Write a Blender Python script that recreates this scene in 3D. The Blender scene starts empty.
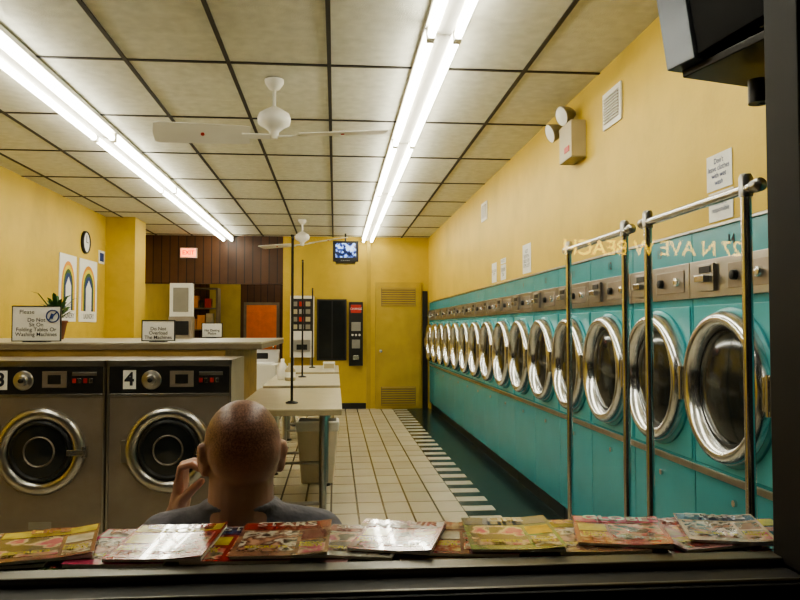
import bpy, math, random
from mathutils import Vector, Matrix, Euler
random.seed(7)
C = bpy.context.scene.collection

# ------------------------------------------------------------ materials
def mat(name, col, rough=0.5, metal=0.0, noise=0.0, nscale=8.0, bump=0.0, bscale=60.0, emit=None, estr=0.0, spec=0.5, coat=0.0, grime=0.0):
    m = bpy.data.materials.new(name); m.use_nodes = True
    nt = m.node_tree; n = nt.nodes; l = nt.links
    b = n["Principled BSDF"]
    b.inputs["Roughness"].default_value = rough
    b.inputs["Metallic"].default_value = metal
    b.inputs["Specular IOR Level"].default_value = spec
    b.inputs["Coat Weight"].default_value = coat
    tc = n.new("ShaderNodeTexCoord")
    nz = n.new("ShaderNodeTexNoise"); nz.inputs["Scale"].default_value = nscale; nz.inputs["Detail"].default_value = 5
    l.new(tc.outputs["Object"], nz.inputs["Vector"])
    rp = n.new("ShaderNodeValToRGB")
    k = noise
    rp.color_ramp.elements[0].position = 0.3; rp.color_ramp.elements[1].position = 0.7
    rp.color_ramp.elements[0].color = (col[0]*(1-k), col[1]*(1-k), col[2]*(1-k), 1)
    rp.color_ramp.elements[1].color = (min(1, col[0]*(1+k*.5)), min(1, col[1]*(1+k*.5)), min(1, col[2]*(1+k*.5)), 1)
    l.new(nz.outputs["Fac"], rp.inputs["Fac"])
    out = rp.outputs["Color"]
    if grime > 0:
        n3 = n.new("ShaderNodeTexNoise"); n3.inputs["Scale"].default_value = 2.2; n3.inputs["Detail"].default_value = 9; n3.inputs["Roughness"].default_value = .7
        l.new(tc.outputs["Object"], n3.inputs["Vector"])
        mr = n.new("ShaderNodeMapRange"); mr.inputs[1].default_value = .48; mr.inputs[2].default_value = .75; mr.inputs[4].default_value = grime
        l.new(n3.outputs["Fac"], mr.inputs[0])
        mx = n.new("ShaderNodeMix"); mx.data_type = 'RGBA'; mx.blend_type = 'MULTIPLY'
        l.new(mr.outputs[0], mx.inputs[0]); l.new(out, mx.inputs[6]); mx.inputs[7].default_value = (.45, .38, .27, 1)
        out = mx.outputs[2]
    l.new(out, b.inputs["Base Color"])
    if bump > 0:
        n2 = n.new("ShaderNodeTexNoise"); n2.inputs["Scale"].default_value = bscale
        l.new(tc.outputs["Object"], n2.inputs["Vector"])
        bp = n.new("ShaderNodeBump"); bp.inputs["Strength"].default_value = bump; bp.inputs["Distance"].default_value = 0.01
        l.new(n2.outputs["Fac"], bp.inputs["Height"]); l.new(bp.outputs["Normal"], b.inputs["Normal"])
    if emit:
        b.inputs["Emission Color"].default_value = (*emit, 1); b.inputs["Emission Strength"].default_value = estr
    return m

M_yel = mat("yellow_paint", (0.62, 0.44, 0.065), 0.55, noise=0.12, nscale=1.5, bump=0.1, grime=.3)
M_yel2 = mat("yellow_cabinet_paint", (0.50, 0.36, 0.06), 0.5, noise=0.12, nscale=3, grime=.3)
M_tile = mat("ceiling_tile", (0.70, 0.69, 0.60), 0.9, noise=0.12, nscale=14, bump=0.3, bscale=120, grime=.15)
M_grid = mat("ceiling_tbar", (0.03, 0.024, 0.018), 0.6, noise=0.2)
M_wht = mat("white_enamel", (0.78, 0.76, 0.70), 0.4, noise=0.05)
M_tube = mat("fluorescent_tube", (0.9, 0.9, 0.85), 0.4, emit=(1.0, 0.98, 0.84), estr=22)
M_teal = mat("teal_enamel", (0.05, 0.31, 0.355), 0.26, noise=0.10, nscale=4, grime=.25)
M_teal2 = mat("teal_light", (0.075, 0.39, 0.43), 0.32, noise=0.08, nscale=4, grime=.2)
M_chr = mat("chrome", (0.70, 0.70, 0.70), 0.2, 1.0, noise=0.05)
M_stl = mat("brushed_steel", (0.48, 0.46, 0.43), 0.30, 1.0, noise=0.14, nscale=6)
M_stld = mat("aged_steel", (0.36, 0.31, 0.26), 0.38, 0.65, noise=0.2, nscale=4, grime=.4)
M_glsd = mat("dark_door_glass", (0.02, 0.022, 0.022), 0.12, noise=0.2)
M_blk = mat("black_plastic", (0.012, 0.012, 0.012), 0.4, noise=0.2)
M_blk2 = mat("black_panel", (0.02, 0.019, 0.018), 0.3, noise=0.3)
M_frm = mat("bronze_frame", (0.006, 0.004, 0.004), 0.6, 0.0, noise=0.3)
M_rail = mat("sill_rail_metal", (0.12, 0.11, 0.09), 0.35, 0.8, noise=0.3)
M_base = mat("dark_kickplate", (0.012, 0.02, 0.02), 0.5, noise=0.2)
M_paper = mat("paper", (0.82, 0.81, 0.77), 0.8, noise=0.04)
M_ink = mat("ink", (0.02, 0.02, 0.03), 0.7, noise=0.1)
M_inkb = mat("blue_ink", (0.02, 0.05, 0.20), 0.7, noise=0.1)
M_lam = mat("beige_laminate", (0.62, 0.56, 0.41), 0.28, noise=0.08, nscale=10, grime=.25)
M_lam2 = mat("counter_laminate", (0.46, 0.42, 0.33), 0.3, noise=0.1, nscale=10, grime=.3)
M_edge = mat("counter_edge", (0.20, 0.16, 0.10), 0.5, noise=0.2)
M_ledge = mat("ledge_paint", (0.10, 0.08, 0.055), 0.5, noise=0.2)
M_conc = mat("concrete", (0.16, 0.14, 0.12), 0.9, noise=0.25, bump=0.3)
M_green = mat("dark_green_floor", (0.010, 0.03, 0.032), 0.22, noise=0.3)
M_dtile = mat("dark_tile", (0.02, 0.03, 0.03), 0.22, noise=0.3)
M_ltile = mat("light_tile", (0.60, 0.56, 0.46), 0.25, noise=0.12)
M_bin = mat("beige_bin_plastic", (0.78, 0.68, 0.53), 0.5, noise=0.06)
M_bag = mat("bin_liner", (0.85, 0.82, 0.76), 0.4, noise=0.1, bump=0.4, bscale=30)
M_pot = mat("terracotta", (0.22, 0.08, 0.04), 0.7, noise=0.2)
M_leaf = mat("leaf", (0.03, 0.10, 0.025), 0.5, noise=0.4, nscale=20)
M_org = mat("orange_door_paint", (0.80, 0.20, 0.04), 0.5, noise=0.12)
M_red = mat("red_sign", (0.7, 0.05, 0.02), 0.4, emit=(1, 0.16, 0.03), estr=6)
M_redp = mat("red_plastic", (0.5, 0.03, 0.02), 0.4, noise=0.1)
M_orgp = mat("orange_print", (0.75, 0.30, 0.03), 0.6, noise=0.1)
M_yelp = mat("yellow_print", (0.75, 0.60, 0.06), 0.6, noise=0.1)
M_pole = mat("dark_pole", (0.03, 0.027, 0.025), 0.4, 0.5, noise=0.2)
M_beige = mat("beige_plastic", (0.45, 0.38, 0.24), 0.5, noise=0.08)
M_hous = mat("lamp_housing", (0.26, 0.22, 0.14), 0.4, noise=0.1)
M_lens = mat("lamp_lens", (0.30, 0.28, 0.24), 0.15, noise=0.1)
M_silv = mat("silver_plastic", (0.16, 0.17, 0.19), 0.3, 0.6, noise=0.1)
M_side = mat("sidewalk", (0.05, 0.05, 0.05), 0.9, noise=0.3, bump=0.3)
M_shirt = mat("grey_shirt", (0.27, 0.26, 0.30), 0.95, noise=0.22, nscale=25, bump=0.5, bscale=40)
M_pants = mat("denim", (0.03, 0.04, 0.08), 0.9, noise=0.2, nscale=30, bump=0.3)
M_shoe = mat("shoe_leather", (0.03, 0.025, 0.02), 0.5, noise=0.2)
M_eye = mat("eye_white", (0.7, 0.68, 0.65), 0.2)
M_ply = mat("plywood_panel", (0.38, 0.25, 0.07), 0.6, noise=0.25, grime=.4)
M_led = mat("led_amber", (0.6, 0.4, 0.05), 0.5, emit=(1.0, 0.62, 0.05), estr=22)

def tv_mat():
    m = bpy.data.materials.new("tv_picture"); m.use_nodes = True
    n = m.node_tree.nodes; l = m.node_tree.links; b = n["Principled BSDF"]
    tc = n.new("ShaderNodeTexCoord"); nz = n.new("ShaderNodeTexNoise"); nz.inputs["Scale"].default_value = 11; nz.inputs["Detail"].default_value = 2
    l.new(tc.outputs["Object"], nz.inputs["Vector"])
    r = n.new("ShaderNodeValToRGB"); cr = r.color_ramp
    cr.elements[0].position = .42; cr.elements[0].color = (0.005, 0.01, 0.03, 1); cr.elements[1].position = .6; cr.elements[1].color = (0.5, 0.7, 1, 1)
    e = cr.elements.new(.5); e.color = (0.05, 0.10, 0.35, 1)
    l.new(nz.outputs["Fac"], r.inputs[0]); l.new(r.outputs[0], b.inputs["Emission Color"]); b.inputs["Emission Strength"].default_value = 2.2
    b.inputs["Base Color"].default_value = (0.02, 0.02, 0.03, 1); b.inputs["Roughness"].default_value = .15
    return m
M_scr = tv_mat()

def wood_panel():
    m = bpy.data.materials.new("wood_paneling"); m.use_nodes = True
    n = m.node_tree.nodes; l = m.node_tree.links; b = n["Principled BSDF"]
    tc = n.new("ShaderNodeTexCoord")
    br = n.new("ShaderNodeTexBrick"); br.offset = 0
    br.inputs["Scale"].default_value = 1; br.inputs["Brick Width"].default_value = 0.14; br.inputs["Row Height"].default_value = 20
    br.inputs["Mortar Size"].default_value = 0.008
    br.inputs["Color1"].default_value = (0.13, 0.055, 0.02, 1); br.inputs["Color2"].default_value = (0.08, 0.034, 0.014, 1)
    br.inputs["Mortar"].default_value = (0.012, 0.006, 0.004, 1)
    mp = n.new("ShaderNodeMapping")
    l.new(tc.outputs["Object"], mp.inputs["Vector"]); mp.inputs["Location"].default_value = (50, 5, 0)
    l.new(mp.outputs["Vector"], br.inputs["Vector"])
    nz = n.new("ShaderNodeTexNoise"); nz.inputs["Scale"].default_value = 5; nz.inputs["Detail"].default_value = 6; l.new(tc.outputs["Object"], nz.inputs["Vector"])
    mx = n.new("ShaderNodeMix"); mx.data_type = 'RGBA'; mx.blend_type = 'MULTIPLY'; l.new(nz.outputs["Fac"], mx.inputs[0])
    l.new(br.outputs["Color"], mx.inputs[6]); mx.inputs[7].default_value = (.5, .4, .35, 1)
    l.new(mx.outputs[2], b.inputs["Base Color"])
    b.inputs["Roughness"].default_value = 0.4
    return m
M_wood = wood_panel()

def floor_tile():
    m = bpy.data.materials.new("floor_tile"); m.use_nodes = True
    n = m.node_tree.nodes; l = m.node_tree.links; b = n["Principled BSDF"]
    tc = n.new("ShaderNodeTexCoord")
    mp = n.new("ShaderNodeMapping"); mp.inputs["Location"].default_value = (40.0, 40.0, 0)
    br = n.new("ShaderNodeTexBrick"); br.offset = 0; br.squash = 1
    br.inputs["Scale"].default_value = 1; br.inputs["Brick Width"].default_value = 0.205; br.inputs["Row Height"].default_value = 0.36
    br.inputs["Mortar Size"].default_value = 0.008; br.inputs["Mortar Smooth"].default_value = 0.1
    br.inputs["Color1"].default_value = (0.66, 0.60, 0.48, 1); br.inputs["Color2"].default_value = (0.58, 0.53, 0.42, 1)
    br.inputs["Mortar"].default_value = (0.10, 0.075, 0.05, 1)
    l.new(tc.outputs["Object"], mp.inputs["Vector"]); l.new(mp.outputs["Vector"], br.inputs["Vector"])
    nz = n.new("ShaderNodeTexNoise"); nz.inputs["Scale"].default_value = 2.5; nz.inputs["Detail"].default_value = 8
    l.new(tc.outputs["Object"], nz.inputs["Vector"])
    mx = n.new("ShaderNodeMix"); mx.data_type = 'RGBA'; mx.blend_type = 'MULTIPLY'
    mr = n.new("ShaderNodeMapRange"); mr.inputs[1].default_value = 0.4; mr.inputs[2].default_value = 0.75
    mr.inputs[3].default_value = 0.0; mr.inputs[4].default_value = 0.35
    l.new(nz.outputs["Fac"], mr.inputs[0]); l.new(mr.outputs[0], mx.inputs[0])
    l.new(br.outputs["Color"], mx.inputs[6]); mx.inputs[7].default_value = (0.6, 0.5, 0.38, 1)
    l.new(mx.outputs[2], b.inputs["Base Color"])
    r2 = n.new("ShaderNodeMapRange"); r2.inputs[3].default_value = .15; r2.inputs[4].default_value = .32
    l.new(nz.outputs["Fac"], r2.inputs[0]); l.new(r2.outputs[0], b.inputs["Roughness"])
    return m
M_floor = floor_tile()

def skin_mat():
    m = bpy.data.materials.new("skin"); m.use_nodes = True
    n = m.node_tree.nodes; l = m.node_tree.links; b = n["Principled BSDF"]
    tc = n.new("ShaderNodeTexCoord"); sp = n.new("ShaderNodeSeparateXYZ"); l.new(tc.outputs["Object"], sp.inputs[0])
    nz = n.new("ShaderNodeTexNoise"); nz.inputs["Scale"].default_value = 30; l.new(tc.outputs["Object"], nz.inputs["Vector"])
    a = n.new("ShaderNodeMath"); a.operation = 'MULTIPLY_ADD'; a.inputs[1].default_value = -0.55; l.new(sp.outputs["Y"], a.inputs[0]); l.new(sp.outputs["Z"], a.inputs[2])
    c = n.new("ShaderNodeMath"); c.operation = 'MULTIPLY_ADD'; c.inputs[1].default_value = 0.03; l.new(nz.outputs["Fac"], c.inputs[0]); l.new(a.outputs[0], c.inputs[2])
    mr = n.new("ShaderNodeMapRange"); mr.inputs[1].default_value = 1.13; mr.inputs[2].default_value = 1.21
    l.new(c.outputs[0], mr.inputs[0])
    n2 = n.new("ShaderNodeTexNoise"); n2.inputs["Scale"].default_value = 260; l.new(tc.outputs["Object"], n2.inputs["Vector"])
    r2 = n.new("ShaderNodeValToRGB"); r2.color_ramp.elements[0].position = .35; r2.color_ramp.elements[1].position = .7
    r2.color_ramp.elements[0].color = (0.15, 0.065, 0.042, 1); r2.color_ramp.elements[1].color = (0.38, 0.185, 0.12, 1)
    l.new(n2.outputs["Fac"], r2.inputs[0])
    r1 = n.new("ShaderNodeValToRGB"); r1.color_ramp.elements[0].color = (0.62, 0.33, 0.24, 1); r1.color_ramp.elements[1].color = (0.76, 0.46, 0.35, 1)
    l.new(nz.outputs["Fac"], r1.inputs[0])
    mx = n.new("ShaderNodeMix"); mx.data_type = 'RGBA'
    l.new(mr.outputs[0], mx.inputs[0]); l.new(r1.outputs[0], mx.inputs[6]); l.new(r2.outputs[0], mx.inputs[7])
    l.new(mx.outputs[2], b.inputs["Base Color"]); b.inputs["Roughness"].default_value = 0.45
    return m
M_skin = skin_mat()

def glass_mat():
    m = bpy.data.materials.new("window_glass"); m.use_nodes = True
    n = m.node_tree.nodes; l = m.node_tree.links; n.remove(n["Principled BSDF"])
    t = n.new("ShaderNodeBsdfTransparent"); g = n.new("ShaderNodeBsdfGlossy"); g.inputs["Roughness"].default_value = 0.02
    nz = n.new("ShaderNodeTexNoise"); nz.inputs["Scale"].default_value = 3
    mr = n.new("ShaderNodeMapRange"); mr.inputs[3].default_value = .045; mr.inputs[4].default_value = .06
    l.new(nz.outputs["Fac"], mr.inputs[0])
    mx = n.new("ShaderNodeMixShader"); l.new(mr.outputs[0], mx.inputs[0]); l.new(t.outputs[0], mx.inputs[1]); l.new(g.outputs[0], mx.inputs[2])
    l.new(mx.outputs[0], n["Material Output"].inputs[0]); return m
M_glass = glass_mat()

# ------------------------------------------------------------ mesh builder
class B:
    def __init__(s): s.v=[]; s.f=[]; s.m=[]; s.s=[]; s.mats=[]; s.X=None
    def mi(s, m):
        if m not in s.mats: s.mats.append(m)
        return s.mats.index(m)
    def add(s, vs, fs, m, smooth=False):
        o=len(s.v)
        for p in vs:
            p=Vector(p)
            if s.X is not None: p=s.X@p
            s.v.append(p)
        k=s.mi(m)
        for f in fs: s.f.append([i+o for i in f]); s.m.append(k); s.s.append(smooth)
    def box(s,x0,x1,y0,y1,z0,z1,m):
        vs=[(x0,y0,z0),(x1,y0,z0),(x1,y1,z0),(x0,y1,z0),(x0,y0,z1),(x1,y0,z1),(x1,y1,z1),(x0,y1,z1)]
        s.add(vs,[(0,3,2,1),(4,5,6,7),(0,1,5,4),(1,2,6,5),(2,3,7,6),(3,0,4,7)],m)
    def frustum(s,a,b,m):
        s.add(list(a)+list(b),[(3,2,1,0),(4,5,6,7),(0,1,5,4),(1,2,6,5),(2,3,7,6),(3,0,4,7)],m)
    def poly(s,pts,m): s.add(pts,[tuple(range(len(pts)))],m)
    def lathe(s,prof,org,axis,m,seg=32,smooth=True):
        ax=Vector(axis).normalized(); t=Vector((0,0,1)) if abs(ax.z)<.9 else Vector((1,0,0))
        u=ax.cross(t).normalized(); w=ax.cross(u); org=Vector(org)
        vs=[];fs=[]
        for r,h in prof:
            for i in range(seg):
                a=2*math.pi*i/seg
                vs.append(org+ax*h+u*(r*math.cos(a))+w*(r*math.sin(a)))
        for j in range(len(prof)-1):
            for i in range(seg):
                k=(i+1)%seg
                fs.append((j*seg+i,j*seg+k,(j+1)*seg+k,(j+1)*seg+i))
        s.add(vs,fs,m,smooth)
    def cyl(s,p0,p1,r0,m,r1=None,seg=14):
        p0=Vector(p0);p1=Vector(p1); L=(p1-p0).length; r1=r0 if r1 is None else r1
        s.lathe([(r0,0),(r1,L)],p0,p1-p0,m,seg)
        s.lathe([(0.0001,0),(r0,0)],p0,p1-p0,m,seg,False); s.lathe([(r1,L),(0.0001,L)],p0,p1-p0,m,seg,False)
    def capsule(s,p0,p1,r0,r1,m,seg=16):
        p0=Vector(p0);p1=Vector(p1);L=(p1-p0).length
        prof=[(max(r0*math.cos(a),1e-4),r0*math.sin(a)) for a in [math.radians(x) for x in (-90,-70,-45,-20,0)]]
        prof+=[(max(r1*math.cos(a),1e-4),L+r1*math.sin(a)) for a in [math.radians(x) for x in (0,20,45,70,90)]]
        s.lathe(prof,p0,p1-p0,m,seg)
    def ell(s,c,r,m,seg=24,R=None):
        vs=[];fs=[];N=seg//2
        for j in range(N+1):
            th=math.pi*j/N
            for i in range(seg):
                ph=2*math.pi*i/seg
                p=Vector((r[0]*math.sin(th)*math.cos(ph)+0,r[1]*math.sin(th)*math.sin(ph),r[2]*math.cos(th)))
                if j in(0,N): p=Vector((1e-5*math.cos(ph),1e-5*math.sin(ph),r[2]*math.cos(th)))
                if R is not None: p=R@p
                vs.append(p+Vector(c))
        for j in range(N):
            for i in range(seg):
                k=(i+1)%seg
                fs.append((j*seg+i,(j+1)*seg+i,(j+1)*seg+k,j*seg+k))
        s.add(vs,fs,m,True)
    def obj(s,name,origin=None,bevel=0.0,parent=None,weld=False):
        if origin is None:
            mn=[min(p[i] for p in s.v) for i in range(3)];mx=[max(p[i] for p in s.v) for i in range(3)]
            origin=Vector(((mn[0]+mx[0])/2,(mn[1]+mx[1])/2,mn[2]))
        origin=Vector(origin)
        me=bpy.data.meshes.new(name); me.from_pydata([tuple(p-origin) for p in s.v],[],s.f)
        for m in s.mats: me.materials.append(m)
        me.polygons.foreach_set("material_index",s.m); me.polygons.foreach_set("use_smooth",s.s); me.update()
        o=bpy.data.objects.new(name,me); C.objects.link(o); o.location=origin
        if bevel>0:
            md=o.modifiers.new("bevel","BEVEL"); md.width=bevel; md.segments=2; md.limit_method='ANGLE'; md.angle_limit=math.radians(50)
        if parent: attach(o,parent)
        return o
def wm(o):
    return Matrix.Translation(o.location)@o.rotation_euler.to_matrix().to_4x4()@Matrix.Diagonal((*o.scale,1))
def attach(o,p):
    o.parent=p; o.matrix_parent_inverse=wm(p).inverted()
def empty(name,loc):
    e=bpy.data.objects.new(name,None); e.empty_display_size=.1; e.location=loc; C.objects.link(e); return e
R90=math.radians(90)
FR=(R90,0,0); RW=(R90,0,-R90); LW=(R90,0,R90)
def text(s,size,loc,rot,m,parent,name="lettering",bold=0.0,spacing=0.9):
    c=bpy.data.curves.new(name,'FONT'); c.body=s; c.size=size; c.align_x='CENTER'; c.align_y='CENTER'; c.offset=bold; c.space_line=spacing
    c.materials.append(m)
    o=bpy.data.objects.new(name,c); C.objects.link(o); o.location=loc; o.rotation_euler=rot
    if parent: attach(o,parent)
    return o

# ------------------------------------------------------------ room shell
XL,XR,H=-3.27,1.64,2.99
YB=13.1; YE=16.0; YF=1.3
b=B()
b.add([(XL-.15,1.1,0),(1.0,1.1,0),(1.0,YE,0),(XL-.15,YE,0)],[(0,1,2,3)],M_floor)
y=1.1;i=0
while y<YE:
    y2=min(y+.16,YE)
    b.add([(1.0,y,0),(1.24,y,0),(1.24,y2,0),(1.0,y2,0)],[(0,1,2,3)],M_ltile if i%2 else M_dtile); y=y2;i+=1
b.add([(1.24,1.1,0),(2.6,1.1,0),(2.6,YE,0),(1.24,YE,0)],[(0,1,2,3)],M_green)
b.add([(XL-.15,1.1,-.1),(2.6,1.1,-.1),(2.6,YE,-.1),(XL-.15,YE,-.1)],[(3,2,1,0)],M_conc)
b.obj("floor",origin=(0,0,0))
b=B(); b.box(-8,8,-5,1.099,-.1,0,M_side); b.obj("floor_sidewalk")
b=B(); b.box(XL-.15,2.6,1.1,YE+.15,H,H+.1,M_tile); b.obj("ceiling",origin=(0,0,H))
b=B()
gx=-.04
for k in range(-5,3):
    x=gx+.6*k
    if XL<x<XR: b.box(x-.012,x+.012,YF,YB,H-.008,H-.0005,M_grid)
y=2.1
while y<YB:
    b.box(XL,XR,y-.012,y+.012,H-.0075,H-.0006,M_grid); y+=1.2
b.obj("trim_ceiling_grid")
b=B(); b.box(XL-.15,XL,1.1,YE,0,H,M_yel); b.obj("wall_left",origin=(XL,7,0))
b=B(); b.box(2.4,2.6,1.1,YE,0,H,M_yel); b.box(XR,2.4,YF,YB,1.852,H,M_yel); b.obj("wall_right",origin=(2.5,7,0))
b=B()
b.box(-.9,2.4,YB,YB+.15,0,H,M_yel); b.box(-.9,-.75,YB+.15,YE,0,H,M_wood)
b.obj("wall_back",origin=(0,YB,0))
b=B(); b.box(XL,-.9,YB,YB+.12,2.16,H,M_wood); b.obj("wall_wood_header",origin=(0,YB,0))
b=B(); b.box(XL,-.75,YE,YE+.15,0,H,M_wood); b.box(-2.62,-1.98,YE-.01,YE,0,2.4,M_yel2); b.obj("wall_back_room",origin=(0,YE,0))
b=B(); b.box(XL,-2.86,11.0,11.6,0,H,M_yel); b.obj("wall_pillar")
b=B(); JX=.81
b.box(XL-.15,2.4,1.1,YF,0,.93,M_frm); b.box(JX,2.4,1.1,YF,.93,H,M_frm); b.box(XL-.15,-2.6,1.1,YF,.93,H,M_frm); b.box(-2.6,JX,1.1,YF,2.75,H,M_frm)
b.obj("wall_front")
b=B()
b.box(-2.6,JX,1.18,YF+.015,.93,.982,M_frm); b.box(-2.6,JX,1.27,YF+.015,.982,.997,M_rail); b.box(-2.6,JX,1.19,1.2,.982,.988,M_rail)
b.box(JX-.025,JX,1.2,YF,.985,2.75,M_frm); b.box(-2.6,-2.57,1.2,YF,.985,2.75,M_frm); b.box(-2.6,JX,1.2,YF,2.72,2.75,M_frm)
wo=b.obj("window_1",bevel=.003)
b=B(); b.add([(-2.57,1.24,.98),(JX-.025,1.24,.98),(JX-.025,1.24,2.72),(-2.57,1.24,2.72)],[(0,1,2,3)],M_glass); b.obj("glass_pane",parent=wo)
b=B(); b.box(-.9,.54,YB-.015,YB,0,.1,M_blk2); b.obj("baseboard_back")
b=B(); b.box(XL,XL+.015,YF,10.99,0,.1,M_blk2); b.obj("baseboard_left")
LEDGE=.984
b=B(); b.box(-2.6,1.0,YF+.018,1.558,.94,LEDGE,M_ledge); b.box(-2.5,-2.45,1.34,1.54,0,.94,M_ledge); b.box(.9,.95,1.34,1.54,0,.94,M_ledge)
b.obj("window_ledge",bevel=.005)

b=B(); b.box(1.55,3.25,-3.05,-3.0,1.86,2.14,M_blk); b.cyl((2.375,-3.025,0),(2.375,-3.025,1.86),.03,M_pole)
o=b.obj("led_street_sign"); text("27 N AVE W BEACH",.158,(2.40,-2.996,2.0),(R90,0,math.pi),M_led,o,spacing=1,bold=.001)

# ------------------------------------------------------------ fluorescent fixtures
def fixture():
    b=B()
    b.frustum([(-.10,0,.06),(.10,0,.06),(.10,2.3,.06),(-.10,2.3,.06)],[(-.10,0,.09),(.10,0,.09),(.10,2.3,.09),(-.10,2.3,.09)],M_wht)
    b.box(-.04,.04,0,2.3,.03,.06,M_wht)
    for sx in(-.07,.07):
        b.cyl((sx,.03,.02),(sx,2.27,.02),.021,M_tube,seg=12)
        b.box(sx-.02,sx+.02,0,.03,-.005,.06,M_wht); b.box(sx-.02,sx+.02,2.27,2.3,-.005,.06,M_wht)
    return b.obj("fluorescent_light_fixture",origin=(0,0,0))
first=fixture(); first.location=(.56,1.5,H-.0985)
for j,x in enumerate((.56,-1.84)):
    for k in range(5):
        if j==0 and k==0: continue
        o=first.copy(); C.objects.link(o); o.location=(x,1.5+2.31*k,H-.0985)
o=first.copy(); C.objects.link(o); o.location=(-1.2,13.45,H-.0985)

# ------------------------------------------------------------ dryers
PITCH=.69
def dryer_mesh():
    b=B(); W=PITCH/2
    g=.003
    b.box(.03,.72,-W+g,W-g,.0,.12,M_base)
    b.box(.0,.72,-W+g,W-g,.12,.755,M_teal)
    b.box(-.012,.0,-W+g,W-g,.755,.785,M_stl)
    b.box(.0,.72,-W+g,W-g,.755,1.845,M_teal)
    b.box(-.006,0,-W+.02,W-.02,.80,1.50,M_teal2)
    b.box(-.014,0,-W+g,W-g,1.535,1.70,M_stl)
    b.box(-.018,-.014,-W+.05,.0,1.565,1.67,M_stld)
    b.box(-.03,-.014,.10,.24,1.56,1.68,M_stl)
    b.box(-.06,-.03,.13,.21,1.60,1.63,M_chr)
    b.box(-.034,-.03,.12,.22,1.64,1.67,M_blk)
    b.lathe([(.0001,.02),(.02,.02),(.022,0)],(-.018,-.06,1.617),(-1,0,0),M_blk,14)
    b.lathe([(.0001,.02),(.02,.02),(.022,0)],(-.018,-.24,1.617),(-1,0,0),M_chr,14)
    b.box(-.010,0,-W+g,W-g,1.835,1.848,M_stl)
    b.lathe([(.332,.0),(.332,.012),(.315,.018)],(-.006,0,1.155),(-1,0,0),M_teal,48)
    b.lathe([(.315,.0),(.315,.045),(.304,.068),(.284,.076),(.262,.066),(.247,.04),(.242,.022)],(-.006,0,1.155),(-1,0,0),M_chr,48)
    b.lathe([(.245,.022),(.238,.018),(.232,.024)],(-.006,0,1.155),(-1,0,0),M_blk,48)
    b.lathe([(.234,.022),(.2,.036),(.13,.048),(.06,.054),(.0005,.056)],(-.006,0,1.155),(-1,0,0),M_glsd,48)
    b.box(-.06,0,-.335,-.29,1.09,1.22,M_chr)
    b.cyl((-.085,.30,1.08),(-.085,.30,1.23),.011,M_chr)
    b.box(-.09,-.05,.285,.315,1.08,1.10,M_chr); b.box(-.09,-.05,.285,.315,1.21,1.23,M_chr)
    b.cyl((-.0,.0,.68),(-.012,0,.68),.014,M_chr)
    return b.obj("tumble_dryer",origin=(0,0,0),bevel=.003)
d0=dryer_mesh(); ys=[2.285+PITCH*k for k in range(17)]
ys=[y for y in ys if y+.36<YB]
for k,y in enumerate(ys):
    o=d0 if k==0 else d0.copy()
    if k: C.objects.link(o)
    o.location=(XR,y,0)
    text(str(15-k) if 15-k>0 else "1",.062,(XR-.002,y+.0,1.768),RW,M_ink,o,"number",bold=.001)
y0=ys[0]-PITCH/2-.001
b=B(); b.box(XR,2.39,YF+.001,y0,0,1.848,M_teal); b.box(XR-.008,XR,YF+.001,y0,1.55,1.69,M_stl); b.obj("dryer_end_panel")
b=B(); b.box(XR,2.39,ys[-1]+.347,YB-.001,0,1.848,M_yel2); b.obj("wall_filler_panel")

# ------------------------------------------------------------ washers
def washer():
    b=B(); w=.338
    b.box(-w,w,.0,.57,.0,1.0,M_stld)
    b.box(-w+.004,w-.004,-.012,0,.03,.80,M_stld)
    b.box(-w+.004,w-.004,-.016,0,.815,.965,M_blk2)
    b.box(-w,w,-.02,.0,.968,1.0,M_stl)
    b.box(-w,w,-.018,0,.80,.815,M_stl)
    b.box(-w+.0,-w+.012,-.02,0,0,1.0,M_stl); b.box(w-.012,w,-.02,0,0,1.0,M_stl)
    b.box(-w+.085,-w+.155,-.019,-.016,.84,.945,M_paper)
    b.lathe([(.055,0),(.05,.008),(.03,.01),(.026,.03),(.0005,.032)],(-.10,-.016,.89),(0,-1,0),M_stl,24)
    b.lathe([(.013,.03),(.012,.045),(.0005,.046)],(-.10,-.016,.89),(0,-1,0),M_blk,12)
    b.box(.0,.13,-.019,-.016,.85,.94,M_stld); b.box(.03,.10,-.021,-.019,.87,.92,M_blk)
    for i in range(4): b.box(.16+.03*i,.18+.03*i,-.021,-.016,.875,.90,M_chr if i%2 else M_redp)
    b.box(.16,.29,-.02,-.016,.915,.935,M_stl)
    b.lathe([(.235,.0),(.235,.02),(.225,.035),(.195,.04),(.178,.028),(.17,.02)],(0,-.012,.505),(0,-1,0),M_stl,48)
    b.lathe([(.172,.02),(.16,.034),(.15,.036),(.14,.024)],(0,-.012,.505),(0,-1,0),M_blk,48)
    b.lathe([(.142,.024),(.11,.028),(.06,.038),(.0005,.042)],(0,-.012,.505),(0,-1,0),M_glsd,48)
    b.lathe([(.085,.034),(.08,.046),(.074,.034)],(0,-.012,.505),(0,-1,0),M_stld,32)
    b.box(.15,.25,-.065,-.045,.485,.515,M_chr); b.box(.225,.25,-.05,-.012,.47,.53,M_chr)
    b.box(-.255,-.215,-.045,-.012,.44,.56,M_stl)
    b.box(-.06,.06,-.016,-.012,.08,.12,M_stl)
    return b.obj("front_load_washer",origin=(0,0,0),bevel=.003)
w0=washer()
for k,x in enumerate((-.915,-1.60,-2.285,-2.92)):
    o=w0 if k==0 else w0.copy()
    if k: C.objects.link(o)
    o.location=(x,4.30,.222)
    text(str(4-k),.10,(x-.338+.12,4.278,.222+.8925),FR,M_ink,o,"number",bold=.003)
b=B(); b.box(XL+.016,-.56,4.26,4.895,0,.22,M_conc); b.obj("washer_plinth",bevel=.01)
CT0=1.262
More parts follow.
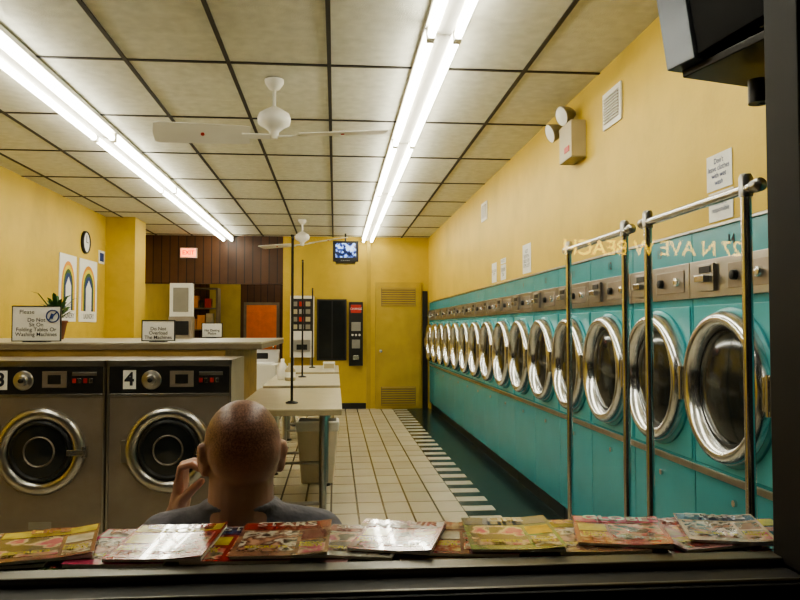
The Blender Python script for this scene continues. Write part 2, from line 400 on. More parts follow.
b=B(); b.box(XL+.016,-.70,4.9,6.85,0,CT0-.002,M_ply); b.obj("washer_bulkhead")
b=B(); b.box(XL+.016,-.47,4.885,6.95,CT0,CT0+.036,M_edge); b.box(XL+.016,-.47,4.885,6.95,CT0+.036,CT0+.048,M_lam2)
b.obj("bulkhead_counter",bevel=.004)
CT=CT0+.0485
def toploader():
    b=B(); w=.34
    b.box(-w,w,0,.66,.08,.95,M_wht); b.box(-w+.03,w-.03,.03,.63,0,.08,M_blk)
    b.box(-w+.05,w-.05,.02,.46,.95,.965,M_wht)
    b.frustum([(-w,.50,.95),(w,.50,.95),(w,.66,.95),(-w,.66,.95)],[(-w,.56,1.12),(w,.56,1.12),(w,.66,1.12),(-w,.66,1.12)],M_stl)
    b.lathe([(.04,0),(.035,.03),(.0005,.03)],(-.15,.53,1.04),(0,-1,.3),M_blk,20)
    b.box(.05,.2,.515,.53,1.0,1.08,M_blk)
    return b.obj("top_load_washer",origin=(0,0,0),bevel=.008)
t0=toploader()
for k in range(3):
    o=t0 if k==0 else t0.copy()
    if k: C.objects.link(o)
    o.location=(-1.06-.70*k,9.3,0)
def stand_sign(name,x,y,w,h,txt,size,z=CT,hd=None):
    b=B(); b.box(x-w/2,x+w/2,y,y+.01,z+.01,z+h,M_paper)
    t=.006
    for a in((x-w/2-t,x+w/2+t,z+h,z+h+t),(x-w/2-t,x+w/2+t,z+.004,z+.01),(x-w/2-t,x-w/2,z+.004,z+h),(x+w/2,x+w/2+t,z+.004,z+h)):
        b.box(a[0],a[1],y-.003,y+.013,a[2],a[3],M_blk)
    b.box(x-w/4,x+w/4,y-.03,y+.05,z,z+.006,M_blk)
    o=b.obj(name)
    text(txt,size,(x,y-.004,z+h*.42),FR,M_ink,o,bold=.0003)
    if hd: text(hd,size*1.1,(x-w*.2,y-.004,z+h*.85),FR,M_ink,o)
    return o
s=stand_sign("warning_sign",-1.89,4.95,.29,.225,"Do Not\nSit On\nFolding Tables Or\nWashing Machines",.034,hd="Please")
b=B(); b.lathe([(.042,0),(.042,.003),(.034,.003),(.034,0)],(-1.79,4.947,CT+.165),(0,-1,0),M_inkb,24); b.cyl((-1.817,4.945,CT+.138),(-1.763,4.945,CT+.192),.004,M_inkb); b.cyl((-1.80,4.946,CT+.15),(-1.79,4.946,CT+.18),.01,M_inkb)
b.obj("prohibition_mark",parent=s)
stand_sign("warning_sign",-1.14,4.98,.20,.135,"Do Not\nOverload\nThe Machines",.031)
stand_sign("warning_sign",-1.09,6.8,.17,.13,"No Dyeing\nPlease",.03)
b=B(); px,py=-2.22,6.2
b.lathe([(.0005,0),(.06,0),(.085,.13),(.092,.13),(.092,.15),(.078,.15),(.075,.12),(.0005,.12)],(px,py,CT),(0,0,1),M_pot,24)
for i in range(34):
    a=i*2.4; r=.10+.11*random.random(); h=.14+.24*random.random(); w=.019
    p=[]
    for t in (0,.35,.7,1):
        c=Vector((px+math.cos(a)*r*t,py+math.sin(a)*r*t,CT+.12+h*(t*1.5-.8*t*t)))
        ww=w*math.sin(math.pi*(.12+.86*t)); n=Vector((-math.sin(a),math.cos(a),0))
        p.append((c-n*ww,c+n*ww))
    vs=[q for pr in p for q in pr]; b.add(vs,[(0,1,3,2),(2,3,5,4),(4,5,7,6)],M_leaf,True)
b.obj("potted_plant")
b=B(); fx,fy=-1.335,6.7
b.box(fx-.10,fx+.10,fy-.06,fy+.06,CT,CT+.19,M_stld); b.box(fx-.07,fx+.07,fy-.065,fy-.06,CT+.03,CT+.15,M_blk)
b.box(fx-.095,fx+.095,fy-.05,fy+.05,CT+.19,CT+.48,M_wht)
b.box(fx-.065,fx+.065,fy-.056,fy-.05,CT+.23,CT+.44,M_lens)
b.obj("water_dispenser",bevel=.014)
def lposter(y0,y1):
    b=B(); b.box(XL+.001,XL+.012,y0,y1,1.48,2.30,M_paper)
    yc=(y0+y1)/2; W=(y1-y0)
    for r,m in ((.40,M_orgp),(.34,M_yelp),(.28,M_leaf),(.22,M_inkb)):
        pts=[(XL+.013+(.4-r)*.01,yc+W*r*math.cos(a),1.9+.32*r/.4*math.sin(a)) for a in [math.pi*i/16 for i in range(17)]]
        pts=[(pts[0][0],pts[0][1],1.62)]+pts+[(pts[0][0],pts[-1][1],1.62)]
        b.poly(pts,m)
    x=XL+.0165; b.poly([(x,yc-W*.16,1.6),(x,yc+W*.16,1.6),(x,yc+W*.16,1.92),(x,yc,2.03),(x,yc-W*.16,1.92)],M_paper)
    o=b.obj("wall_poster"); text("LAUNDRY",.09,(XL+.02,yc,1.55),LW,M_ink,o)
lposter(9.2,9.78); lposter(9.9,10.6)
b=B()
b.lathe([(.15,0),(.15,.03),(.135,.04),(.125,.03)],(XL+.001,10.1,2.52),(1,0,0),M_blk,32)
b.lathe([(.127,.025),(.0005,.025)],(XL+.001,10.1,2.52),(1,0,0),M_paper,32,False)
b.box(XL+.027,XL+.031,10.095,10.105,2.52,2.61,M_blk); b.box(XL+.027,XL+.031,10.1,10.17,2.515,2.525,M_blk)
b.obj("wall_clock")
b=B(); b.box(XL+.001,XL+.02,12.0,12.6,1.65,2.15,M_blk); b.box(XL+.02,XL+.022,12.05,12.55,1.7,2.1,M_lens); b.obj("picture_frame")
b=B(); b.box(XL+.001,XL+.012,10.68,10.92,2.30,2.48,M_paper); b.box(XL+.012,XL+.013,10.71,10.89,2.33,2.45,M_inkb); b.obj("wall_notice")
# ------------------------------------------------------------ folding tables
def ftable(y0,y1,x0=-.68,x1=.05):
    b=B(); b.box(x0,x1,y0,y1,.845,.855,M_lam); b.box(x0+.003,x1-.003,y0+.003,y1-.003,.81,.845,M_beige)
    for y in(y0+.12,y1-.12):
        for x in(x0+.10,x1-.13):
            b.cyl((x,y,.0),(x,y,.81),.026,M_stl); b.lathe([(.045,0),(.045,.012),(.026,.02)],(x,y,0),(0,0,1),M_blk,16)
        b.cyl((x0+.1,y,.2),(x1-.13,y,.2),.014,M_stl)
    return b
def finish_table(b,xm,yp,top):
    b.cyl((xm,yp,.855),(xm,yp,top),.010,M_pole,seg=10); b.lathe([(.045,0),(.045,.01),(.012,.02)],(xm,yp,.855),(0,0,1),M_pole,16)
    b.cyl((xm,yp-.12,top-.02),(xm,yp+.12,top-.02),.008,M_pole,seg=8)
    b.obj("folding_table",bevel=.003)
finish_table(ftable(5.1,6.9),-.31,5.5,2.08)
finish_table(ftable(7.2,9.0),-.36,8.4,2.16)
finish_table(ftable(9.4,11.0),-.31,10.4,1.95)
def bottle(x,y,z,m,h=.22):
    b=B(); b.lathe([(.0005,0),(.05,0),(.055,.02),(.055,h*.6),(.025,h*.82),(.02,h*.84),(.02,h),(.0005,h)],(x,y,z),(0,0,1),m,20)
    b.lathe([(.0565,h*.2),(.0565,h*.5)],(x,y,z),(0,0,1),M_paper,20)
    b.obj("detergent_bottle")
bottle(-.55,8.0,.856,M_wht); bottle(-.46,7.85,.856,M_beige,.18)
b=B(); b.box(-.15,-.0,9.7,9.9,.856,.96,M_wht); b.box(-.14,-.01,9.698,9.7,.88,.94,M_beige); b.obj("detergent_box",bevel=.004)
b=B(); tx,ty=-.155,6.95
def ring(w,d,z): return [(tx-w,ty-d,z),(tx+w,ty-d,z),(tx+w,ty+d,z),(tx-w,ty+d,z)]
b.frustum(ring(.145,.11,0),ring(.185,.14,.5),M_bin)
b.frustum(ring(.193,.148,.47),ring(.196,.15,.56),M_bag)
b.add(ring(.17,.13,.561),[(0,1,2,3)],M_blk)
b.obj("trash_bin",bevel=.015)

# ------------------------------------------------------------ back wall equipment
Y=YB-.001
b=B(); b.box(-.76,-.36,Y-.22,Y,.9,1.95,M_wht); b.box(-.73,-.39,Y-.226,Y-.22,1.35,1.9,M_blk2)
for i in range(4):
    for j in range(3):
        b.box(-.72+.11*j,-.64+.11*j,Y-.24,Y-.226,1.38+.13*i,1.46+.13*i,[M_beige,M_stl,M_lens,M_redp][(i*2+j)%4])
b.box(-.70,-.42,Y-.235,Y-.22,1.0,1.2,M_stl); b.box(-.65,-.47,Y-.24,Y-.235,1.03,1.12,M_blk)
for x in(-.73,-.43): b.box(x,x+.04,Y-.2,Y-.16,0,.9,M_stld)
b.obj("soap_vending_machine",bevel=.004)
b=B(); b.box(-.31,.20,Y-.03,Y,.84,1.90,M_blk); b.box(-.28,.17,Y-.034,Y-.03,.87,1.87,M_glsd); b.box(-.06,-.04,Y-.04,Y-.03,.87,1.87,M_blk); b.obj("window_2")
b=B(); b.box(.24,.48,Y-.16,Y,.75,1.85,M_blk2); b.box(.27,.45,Y-.166,Y-.16,1.66,1.80,M_redp); b.box(.28,.44,Y-.168,Y-.16,1.35,1.50,M_stl); b.box(.29,.43,Y-.172,Y-.16,1.05,1.2,M_stl); b.box(.31,.41,Y-.18,Y-.16,.86,.93,M_chr)
for i in range(3): b.lathe([(.0005,.01),(.02,.01),(.02,0)],(.30+.06*i,Y-.16,1.28),(0,-1,0),M_paper,12)
o=b.obj("change_machine",bevel=.003); text("CHANGE",.05,(.36,Y-.17,1.73),FR,M_paper,o)
b=B()
b.box(.70,1.50,Y-.06,Y,0,2.2,M_yel2); b.box(.74,1.46,Y-.075,Y-.06,.03,2.15,M_yel2)
for z0,z1 in((1.78,2.1),(.06,.38)):
    b.box(.80,1.40,Y-.08,Y-.075,z0,z1,M_edge)
    z=z0+.01
    while z<z1-.02: b.box(.81,1.39,Y-.095,Y-.08,z,z+.02,M_yel2); z+=.04
b.lathe([(.0005,.05),(.025,.05),(.03,.03),(.012,.02),(.012,0)],(.79,Y-.075,1.0),(0,-1,0),M_chr,16)
b.obj("door_1",bevel=.003)
b=B(); b.box(.55,.62,Y-.03,Y,.0,H-.01,M_yel2); b.obj("trim_back_wall")
b=B(); b.box(1.53,1.62,Y-.02,Y,0,2.05,M_blk2); b.obj("trim_corner_post")
b=B(); D=YE-.004; b.box(-1.91,-1.85,D-.03,D,0,1.88,M_edge); b.box(-1.23,-1.17,D-.03,D,0,1.88,M_edge); b.box(-1.91,-1.17,D-.03,D,1.88,1.94,M_edge)
b.box(-1.85,-1.23,D-.04,D-.0,.01,1.88,M_org)
for z0,z1 in((.2,.9),(1.1,1.75)):
    for x0,x1 in((-1.80,-1.57),(-1.51,-1.28)): b.box(x0,x1,D-.05,D-.04,z0,z1,M_org)
b.lathe([(.0005,.05),(.025,.05),(.03,.03),(.012,.02),(.012,0)],(-1.29,D-.04,1.0),(0,-1,0),M_chr,16)
b.obj("door_2",bevel=.003)
b=B()
for x in(-3.15,-2.35): b.box(x-.02,x+.02,15.2,15.6,0,2.2,M_edge)
for z in(.9,1.35,1.78,2.18): b.box(-3.15,-2.35,15.2,15.6,z,z+.025,M_edge)
cl=[M_wht,M_beige,M_redp,M_inkb,M_orgp,M_blk,M_stl,M_leaf]
for z in(.925,1.375,1.805):
    x=-3.1
    while x<-2.5:
        w=random.uniform(.06,.16); h=random.uniform(.12,.32); b.box(x,x+w,15.25,15.45,z,z+h,random.choice(cl)); x+=w+.02
b.obj("storage_shelf")
b=B(); b.box(-2.64,-2.36,YB-.06,YB-.005,2.60,2.77,M_wht); b.box(-2.62,-2.38,YB-.064,YB-.06,2.62,2.75,M_red); o=b.obj("exit_sign",bevel=.004)
text("EXIT",.10,(-2.5,YB-.066,2.685),FR,M_redp,o,bold=.003)
def crt(scr,body,bez):
    b=B(); w,h=.26,.21
    b.box(-w,w,-.10,0,-h,h,bez)
    b.frustum([(-w*.95,0,-h*.95),(w*.95,0,-h*.95),(w*.95,0,h*.95),(-w*.95,0,h*.95)],[(-w*.55,.34,-h*.6),(w*.55,.34,-h*.6),(w*.55,.34,h*.55),(-w*.55,.34,h*.55)],body)
    N=8;vs=[];fs=[]
    for i in range(N+1):
        for j in range(N+1):
            a=-1+2*i/N;c=-1+2*j/N
            vs.append((a*w*.80,-.102-.02*(1-a*a)*(1-c*c),c*h*.70+.02))
    for i in range(N):
        for j in range(N):
            k=i*(N+1)+j; fs.append((k,k+N+1,k+N+2,k+1))
    b.add(vs,fs,scr,True)
    for i in range(5): b.box(-.1+.04*i,-.08+.04*i,-.106,-.10,-h+.015,-h+.03,M_stl)
    return b
b=crt(M_scr,M_blk,M_blk)
b.box(-.2,.2,-.08,.30,-.235,-.212,M_blk); b.cyl((0,.36,-.22),(0,.36,.42),.018,M_blk); b.box(-.03,.03,.28,.37,-.235,-.215,M_blk)
o=b.obj("television",origin=(0,0,0),bevel=.004); o.location=(.17,12.3,2.65); o.scale=(.8,.8,.8)
b=crt(M_glsd,M_blk2,M_silv)
b.box(-.22,.22,-.08,.30,-.235,-.212,M_pole)
for zz in(-.1,-.06,-.02,.02,.06): b.box(-.13,.13,.335,.345,zz,zz+.015,M_silv)
for k in range(6):
    b.box(-.16,.16,.06+.04*k,.075+.04*k,-.206+.014*k+.002,-.198+.014*k,M_silv)
o=b.obj("television",origin=(0,0,0),bevel=.010)
o.location=(1.235,2.16,2.40); o.rotation_euler=(math.radians(6),math.radians(4),math.radians(205))
b=B(); b.box(1.615,1.639,2.0,2.2,2.0,2.3,M_pole); b.cyl((1.625,2.1,2.08),(1.25,2.1,2.08),.018,M_pole); b.cyl((1.25,2.1,2.065),(1.25,2.1,2.135),.03,M_pole); b.obj("television_bracket")

# ------------------------------------------------------------ right wall fittings
X=XR-.001
b=B(); b.box(X-.10,X,4.76,5.02,2.53,2.77,M_beige); b.box(X-.105,X-.10,4.8,4.9,2.57,2.61,M_redp)
b.box(X-.10,X,4.76,5.02,2.522,2.532,M_hous)
for y,z,ax in((4.93,2.845,(-.85,-.25,-.3)),(5.20,2.80,(-.9,-.1,-.35))):
    b.cyl((X-.05,y-.16 if y>5.1 else y,2.765),(X-.05,y,z),.016,M_hous)
    b.lathe([(.0005,-.065),(.03,-.06),(.05,-.03),(.062,.01),(.068,.035),(.064,.04)],(X-.08,y,z),ax,M_hous,20)
    b.lathe([(.064,.038),(.03,.045),(.0005,.048)],(X-.08,y,z),ax,M_wht,20)
b.obj("emergency_light",bevel=.004)
def vent(y0,y1,z0,z1):
    b=B(); b.box(X-.012,X,y0,y1,z0,z1,M_wht); b.box(X-.014,X-.012,y0+.03,y1-.03,z0+.03,z1-.03,M_stld)
    z=z0+.035
    while z<z1-.04: b.box(X-.022,X-.012,y0+.03,y1-.03,z,z+.007,M_wht); z+=.018
    b.obj("air_vent",bevel=.002)
vent(4.13,4.42,2.60,2.82); vent(7.95,8.25,2.58,2.78)
def wpaper(yc,w,z0,z1,txt,size,m=M_ink,name="wall_notice"):
    b=B(); b.box(X-.003,X,yc-w/2,yc+w/2,z0,z1,M_paper); o=b.obj(name)
    text(txt,size,(X-.0045,yc,(z0+z1)/2),RW,m,o)
wpaper(3.06,.21,1.995,2.15,"Don't\nleave clothes\nwith wet\nwash",.034,M_inkb)
wpaper(3.05,.20,1.86,1.985,"You are\nresponsible",.032,M_inkb)
wpaper(6.3,.27,1.87,2.12,"NOT\nRESPON-\nSIBLE FOR\nITEMS LEFT",.045)
wpaper(7.2,.22,1.87,2.02,"DRYERS\n25c",.05); wpaper(7.62,.22,1.87,2.07,"LAST LOAD\n9 PM",.04)
wpaper(7.2,.22,2.03,2.08,"NOTICE",.04)

# ------------------------------------------------------------ laundry carts
def cart(x,y0,y1,top):
    b=B(); r=.014
    for y in(y0,y1):
        b.cyl((x,y,.16),(x,y,top),r,M_chr); b.lathe([(.018,-.03),(.018,.02),(.014,.03)],(x,y,top-.02),(0,0,1),M_stl,14)
        b.cyl((x-.22,y,.16),(x+.22,y,.16),r,M_chr)
    b.cyl((x,y0-.05,top-.03),(x,y1+.03,top-.03),r,M_chr)
    b.lathe([(.0005,-.02),(.018,-.015),(.018,.015),(.0005,.02)],(x,y0-.055,top-.03),(0,1,0),M_stl,14)
    b.lathe([(.0005,-.02),(.018,-.015),(.018,.015),(.0005,.02)],(x,y1+.035,top-.03),(0,1,0),M_stl,14)
    for sx in(-.22,.22):
        b.cyl((x+sx,y0,.16),(x+sx,y1,.16),r,M_chr)
        for y in(y0,y1):
            b.cyl((x+sx,y,.09),(x+sx,y,.16),.01,M_stl); b.cyl((x+sx-.012,y,.045),(x+sx+.012,y,.045),.045,M_blk,seg=20)
            b.box(x+sx-.018,x+sx+.018,y-.015,y+.015,.06,.10,M_stl)
    rr=.0035; n=int((y1-y0)/.05)
    for zz in(.19,.27,.35,.42):
        for sx in(-.2,.2): b.cyl((x+sx,y0+.02,zz),(x+sx,y1-.02,zz),rr,M_chr,seg=6)
        for y in(y0+.02,y1-.02): b.cyl((x-.2,y,zz),(x+.2,y,zz),rr,M_chr,seg=6)
    for i in range(n+1):
        y=y0+.02+(y1-y0-.04)*i/n
        for sx in(-.2,.2): b.cyl((x+sx,y,.17),(x+sx,y,.42),rr,M_chr,seg=6)
        b.cyl((x-.2,y,.185),(x+.2,y,.185),rr,M_chr,seg=6)
    for i in range(9):
        xx=x-.2+.05*i
        for y in(y0+.02,y1-.02): b.cyl((xx,y,.17),(xx,y,.42),rr,M_chr,seg=6)
    b.obj("laundry_cart")
cart(1.09,1.90,2.53,1.80); cart(1.13,2.84,3.55,1.81)

# ------------------------------------------------------------ ceiling fans
def fan(x,y,ang,zt=H-.009,p1=28):
    b=B(); z=zt
    b.lathe([(.06,0),(.06,-.02),(.035,-.06),(.013,-.07)],(x,y,z),(0,0,1),M_wht,24)
    b.cyl((x,y,z-.07),(x,y,z-.20),.011,M_wht)
    b.lathe([(.012,-.17),(.05,-.19),(.095,-.22),(.105,-.25),(.10,-.285),(.06,-.31),(.03,-.335),(.025,-.38),(.0005,-.385)],(x,y,z),(0,0,1),M_wht,32)
    for k in range(2):
        R=Matrix.Translation((x,y,z-.365))@Matrix.Rotation(ang+math.pi*k,4,'Z')@Matrix.Rotation(math.radians(1 if k==0 else -5),4,'Y')@Matrix.Rotation(math.radians(p1 if k==0 else 6),4,'X')
        b.X=R
        b.box(.02,.20,-.02,.02,-.004,.004,M_wht)
        pts=[(.15,-.07),(.2,-.075),(.70,-.085),(.73,-.075),(.74,0),(.73,.075),(.70,.085),(.2,.075),(.15,.07)]
        n=len(pts); vs=[(p[0],p[1],.004) for p in pts]+[(p[0],p[1],.010) for p in pts]
        fs=[tuple(range(n-1,-1,-1)),tuple(range(n,2*n))]+[(i,(i+1)%n,n+(i+1)%n,n+i) for i in range(n)]
        b.add(vs,fs,M_wht)
        b.cyl((.44,0,-.002),(.44,0,.004),.012,M_redp,seg=12)
        b.X=None
    b.obj("ceiling_fan",bevel=.001)
fan(-.39,4.78,math.radians(187),p1=34); fan(-.48,11.0,math.radians(150),p1=10)

# ------------------------------------------------------------ magazines
pc=[(.62,.04,.03),(.82,.78,.68),(.80,.10,.22),(.06,.20,.10),(.80,.60,.40),(.82,.50,.04),(.30,.03,.05),(.85,.72,.10),(.06,.12,.32),(.80,.42,.42),(.25,.36,.12),(.45,.24,.14)]
CM=[mat("print_%d"%i,tuple(v*.72 for v in c),.14,noise=.35,nscale=30,coat=.6) for i,c in enumerate(pc)]
def photo(i,c1,c2,c3):
    m=bpy.data.materials.new("photo_print_%d"%i); m.use_nodes=True
    n=m.node_tree.nodes;l=m.node_tree.links;b=n["Principled BSDF"]
    tc=n.new("ShaderNodeTexCoord"); nz=n.new("ShaderNodeTexNoise"); nz.inputs["Scale"].default_value=26; nz.inputs["Detail"].default_value=4
    mp=n.new("ShaderNodeMapping"); mp.inputs["Location"].default_value=(i*3.1,i*1.7,0)
    l.new(tc.outputs["Object"],mp.inputs["Vector"]); l.new(mp.outputs["Vector"],nz.inputs["Vector"])
    r=n.new("ShaderNodeValToRGB"); cr=r.color_ramp
    cr.elements[0].color=(*c1,1); cr.elements[0].position=.36
    e=cr.elements[1]; e.position=.47; e.color=(*c2,1)
    e=cr.elements.new(.55); e.color=(*c3,1); e=cr.elements.new(.63); e.color=(.03,.02,.018,1)
    l.new(nz.outputs["Fac"],r.inputs["Fac"]); l.new(r.outputs["Color"],b.inputs["Base Color"])
    b.inputs["Roughness"].default_value=.14; b.inputs["Coat Weight"].default_value=.6
    return m
PM=[photo(0,(.6,.35,.24),(.20,.07,.04),(.7,.62,.5)),photo(1,(.06,.15,.07),(.6,.35,.24),(.45,.06,.06)),photo(2,(.6,.12,.2),(.7,.48,.34),(.10,.04,.03)),photo(3,(.7,.5,.2),(.4,.06,.03),(.65,.40,.28))]
titles=["STAR","US NOW","LIFE","WEEKLY","PEOPLE","GLOBE","HOME","STYLE","STARS","TV","SOAPS","ENQUIRY"]
base=[11,3,6,10,2,0,1,0,11,9,1,0,4,6,10,2,11,0,6,9,4,0]
strip=[1,0,7,0,1,7,2,8,0,7,0,1,0,4,8,1,7,2,1,0,8,7]
N0=22
for i in range(N0):
    x=-.66+i*(1.50/(N0-1))+random.uniform(-.008,.008)
    w=.086; d=.112
    ang=random.uniform(-.30,.30) if not 4<i<9 else random.uniform(-.08,.08)
    if i%5==2: w=.096
    k=math.cos(ang)*d+abs(math.sin(ang))*w
    if k>.118: w*=.118/k; d*=.118/k
    yc=1.438; lv=i%3; z=LEDGE+.002+.0075*lv
    R=Matrix.Translation((x,yc,z))@Matrix.Rotation(ang,4,'Z')
    b=B(); b.X=R
    b.box(-w+.002,w-.002,-d+.002,d-.002,0,.005,M_paper)
    def surf(x0,x1,y0,y1,off,m,N=8):
        vs=[];fs=[]
        for q in range(N+1):
            t=x0+(x1-x0)*q/N; lift=.0055+off+(.008*max(0,t-.2)**1.5 if lv==2 else .001*t*t)
            vs+=[(w*t,d*y0,lift),(w*t,d*y1,lift)]
        for q in range(N): fs.append((2*q,2*q+2,2*q+3,2*q+1))
        b.add(vs,fs,m,True)
    o1=i%2
    surf(-1,1,-1,1,0,CM[base[i]])
    surf(-.2 if o1 else -.9,.9 if o1 else .3,-.75,.42,.0004,PM[i%4])
    surf(-.9 if o1 else .38,-.28 if o1 else .92,-.9,-.25,.0004,PM[(i+2)%4])
    surf(-.9 if o1 else .38,-.28 if o1 else .92,-.15,.35,.0004,CM[(base[i]+7)%12])
    surf(-.96,.96,.5,.94,.0004,CM[strip[i]])
    b.X=None
    o=b.obj("magazine")
    tcx=CM[0 if strip[i] in(1,7,4) else 1]
    text(titles[i%12],.042,R@Vector((0,d*.72,.0098)),(0,0,ang),tcx,o,"title",bold=.0012)
    text("NEW\nDIET!",.018,R@Vector((-w*.6 if o1 else w*.62,-d*.55,.0105)),(0,0,ang),CM[7 if i%3 else 1],o,"headline",bold=.0008)
    text("SECRETS",.02,R@Vector((w*.3 if o1 else -w*.3,-d*.6,.0085)),(0,0,ang),CM[1 if o1 else 7],o,"headline",bold=.0008)

# ------------------------------------------------------------ seated man
MX,MY=-.2156,1.80
man=empty("seated_man",(MX,MY,0))
def remesh(o,vox,it=5,f=.5):
    r=o.modifiers.new("remesh","REMESH"); r.mode='VOXEL'; r.voxel_size=vox; r.use_smooth_shade=True
    s=o.modifiers.new("smooth","SMOOTH"); s.iterations=it; s.factor=f
def fin(b,name,vox,it=5):
    for i in range(len(b.v)): b.v[i]=b.v[i]+Vector((MX,MY,0))
    o=b.obj(name,origin=(MX,MY,0)); remesh(o,vox,it); attach(o,man); return o
b=B(); S=M_skin
HC=Vector((0,-.005,1.130)); HR=Matrix.Rotation(math.radians(14),4,'Z')@Matrix.Rotation(math.radians(-12),4,'X')
HM=Matrix.Translation(HC)@HR@Matrix.Scale(1.12,4)
b.X=HM
b.ell((0,-.005,.0),(.078,.098,.090),S,32); b.ell((0,-.035,-.02),(.074,.068,.07),S); b.ell((0,.035,-.065),(.060,.060,.07),S)
b.ell((0,.0,-.05),(.071,.07,.05),S)
b.ell((0,.062,-.122),(.032,.028,.022),S); b.ell((0,.078,.012),(.052,.022,.014),S); b.ell((-.038,.07,-.045),(.022,.02,.02),S); b.ell((.038,.07,-.045),(.022,.02,.02),S)
b.capsule((0,.094,-.008),(0,.114,-.048),.008,.013,S); b.ell((-.014,.103,-.052),(.009,.010,.008),S); b.ell((.014,.103,-.052),(.009,.010,.008),S)
b.ell((0,.092,-.082),(.024,.01,.006),S); b.ell((0,.090,-.094),(.021,.01,.007),S)
for sx in(-1,1):
    Re=Matrix.Rotation(sx*math.radians(-24),3,'Z')@Matrix.Rotation(math.radians(-8),3,'X')
    b.ell((sx*.082,-.006,-.028),(.007,.020,.033),S,20,Re); b.ell((sx*.085,-.014,-.016),(.008,.012,.02),S,16,Re); b.ell((sx*.078,.0,-.053),(.008,.010,.012),S)
b.X=None
b.capsule((0,-.015,1.08),(0,-.025,.95),.072,.078,S,24); b.ell((0,-.045,1.035),(.064,.034,.06),S)
b.capsule((-.18,.03,.90),(-.265,.22,.745),.046,.040,S); b.capsule((-.265,.22,.745),(-.215,.19,.84),.043,.042,S); b.capsule((-.215,.19,.84),(-.175,.145,.945),.040,.027,S)
b.capsule((-.175,.145,.945),(-.165,.125,.98),.026,.026,S)
for y in(.085,.107,.129,.15): b.capsule((-.171,.128+(y-.115)*.3,.962),(-.163,y,1.022),.017,.0135,S,12)
fl=[(0,1.0),(1,1.1),(2,1.02),(3,.82)]
for k,L in fl:
    y=.083+.0225*k; p0=Vector((-.163,y,1.022)); p1=p0+Vector((.008,-.014,.040))*L; p2=p1+Vector((.027,-.012,.010))*L; p3=p2+Vector((.022,-.006,-.012))*L
    b.capsule(p0,p1,.0112,.010,S,12); b.capsule(p1,p2,.010,.009,S,12); b.capsule(p2,p3,.009,.008,S,12)
t0=Vector((-.166,.108,.962)); t1=Vector((-.150,.070,.985)); t2=Vector((-.125,.056,1.012)); t3=Vector((-.103,.053,1.032))
b.capsule(t0,t1,.017,.013,S,12); b.capsule(t1,t2,.013,.011,S,12); b.capsule(t2,t3,.011,.0095,S,12)
b.capsule((.18,.02,.90),(.25,.06,.64),.046,.040,S); b.capsule((.25,.06,.64),(.16,.29,.625),.042,.026,S)
b.capsule((.16,.29,.625),(.145,.33,.625),.024,.022,S)
for k in range(4):
    x=.115+.021*k; p0=Vector((x+.01,.365,.625)); L=(.9,1.05,1.0,.8)[k]
    b.capsule((.15,.32,.625),p0,.015,.0115,S,12)
    p1=p0+Vector((-.004,.036,.0))*L;p2=p1+Vector((-.002,.022,-.012))*L;p3=p2+Vector((0,.010,-.02))*L
    b.capsule(p0,p1,.0105,.0095,S,12); b.capsule(p1,p2,.0095,.0085,S,12); b.capsule(p2,p3,.0085,.0075,S,12)
b.capsule((.14,.31,.63),(.105,.34,.63),.014,.011,S,12); b.capsule((.105,.34,.63),(.09,.37,.62),.011,.009,S,12)
fin(b,"head_and_arms",.0042,4)
b=B(); b.X=Matrix.Translation((MX,MY,0))@HM
for sx in(-1,1): b.ell((sx*.031,.078,-.012),(.013,.013,.009),M_eye,16); b.ell((sx*.031,.090,-.012),(.005,.003,.005),M_ink,10)
b.X=None; b.obj("eyes",parent=man)
b=B(); S=M_shirt
for sx in(-1,1):
    b.capsule((sx*.045,-.025,.962),(sx*.17,.005,.912),.042,.062,S,20)
    b.capsule((sx*.10,.02,.82),(sx*.08,.02,.56),.10,.095,S,20)
b.capsule((-.178,.01,.908),(-.22,.105,.83),.063,.058,S,20); b.capsule((.178,.01,.908),(.22,.035,.78),.063,.057,S,20)
b.ell((0,.0,.83),(.19,.115,.14),S,28); b.ell((0,.03,.63),(.165,.12,.18),S,28); b.ell((0,-.025,.90),(.13,.075,.085),S)
b.capsule((-.02,-.015,.958),(.02,-.015,.958),.070,.070,S)
b.ell((0,-.014,.994),(.092,.085,.022),S)
fin(b,"shirt",.008,4)
b=B(); S=M_pants
b.ell((0,.03,.53),(.175,.125,.10),S,28)
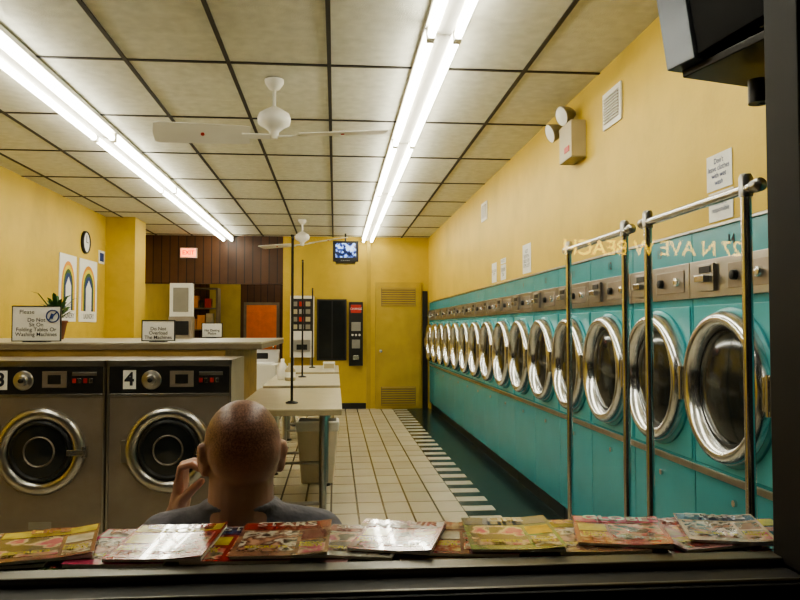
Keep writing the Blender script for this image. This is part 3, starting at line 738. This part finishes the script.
for sx in(-1,1):
    b.capsule((sx*.09,.03,.52),(sx*.13,.44,.525),.092,.066,S,20); b.capsule((sx*.13,.44,.52),(sx*.13,.47,.12),.064,.052,S,20)
fin(b,"trousers",.01,5)
b=B(); S=M_shoe
for sx in(-1,1):
    b.capsule((sx*.13,.44,.045),(sx*.14,.63,.038),.042,.036,S); b.capsule((sx*.13,.46,.11),(sx*.13,.46,.05),.042,.04,S)
fin(b,"shoes",.006,4)
b=B()
x,y=MX,MY
b.box(x-.23,x+.23,y-.11,y+.34,.385,.425,M_blk2)
b.box(x-.22,x+.22,y-.185,y-.16,.50,.80,M_blk2)
for sx in(-1,1):
    b.cyl((x+sx*.25,y-.17,0),(x+sx*.25,y-.17,.80),.012,M_chr); b.cyl((x+sx*.25,y+.32,0),(x+sx*.25,y+.32,.66),.012,M_chr)
    b.cyl((x+sx*.25,y-.17,.66),(x+sx*.25,y+.33,.66),.012,M_chr)
    b.box(x+sx*.25-.025,x+sx*.25+.025,y-.10,y+.30,.672,.698,M_blk)
    b.cyl((x+sx*.25,y-.17,.40),(x+sx*.25,y+.32,.40),.01,M_chr)
for yy in(-.17,.32): b.cyl((x-.25,y+yy,.395 if yy>0 else .40),(x+.25,y+yy,.395 if yy>0 else .40),.01,M_chr)
b.cyl((x-.25,y-.172,.72),(x+.25,y-.172,.72),.01,M_chr)
b.obj("armchair",bevel=.004)

# ------------------------------------------------------------ world, camera
w=bpy.data.worlds.new("night"); bpy.context.scene.world=w; w.use_nodes=True
w.node_tree.nodes["Background"].inputs[0].default_value=(0.02,0.022,0.03,1); w.node_tree.nodes["Background"].inputs[1].default_value=.15
try:
    bpy.context.scene.view_settings.look='AgX - Medium High Contrast'
except Exception: pass
cam=bpy.data.cameras.new("camera"); co=bpy.data.objects.new("camera",cam); C.objects.link(co)
co.location=(0,0,1.40); co.rotation_euler=(math.radians(92.14),0,math.radians(-4.95)); cam.lens=33.75; cam.sensor_width=36; cam.clip_start=.05
bpy.context.scene.camera=co
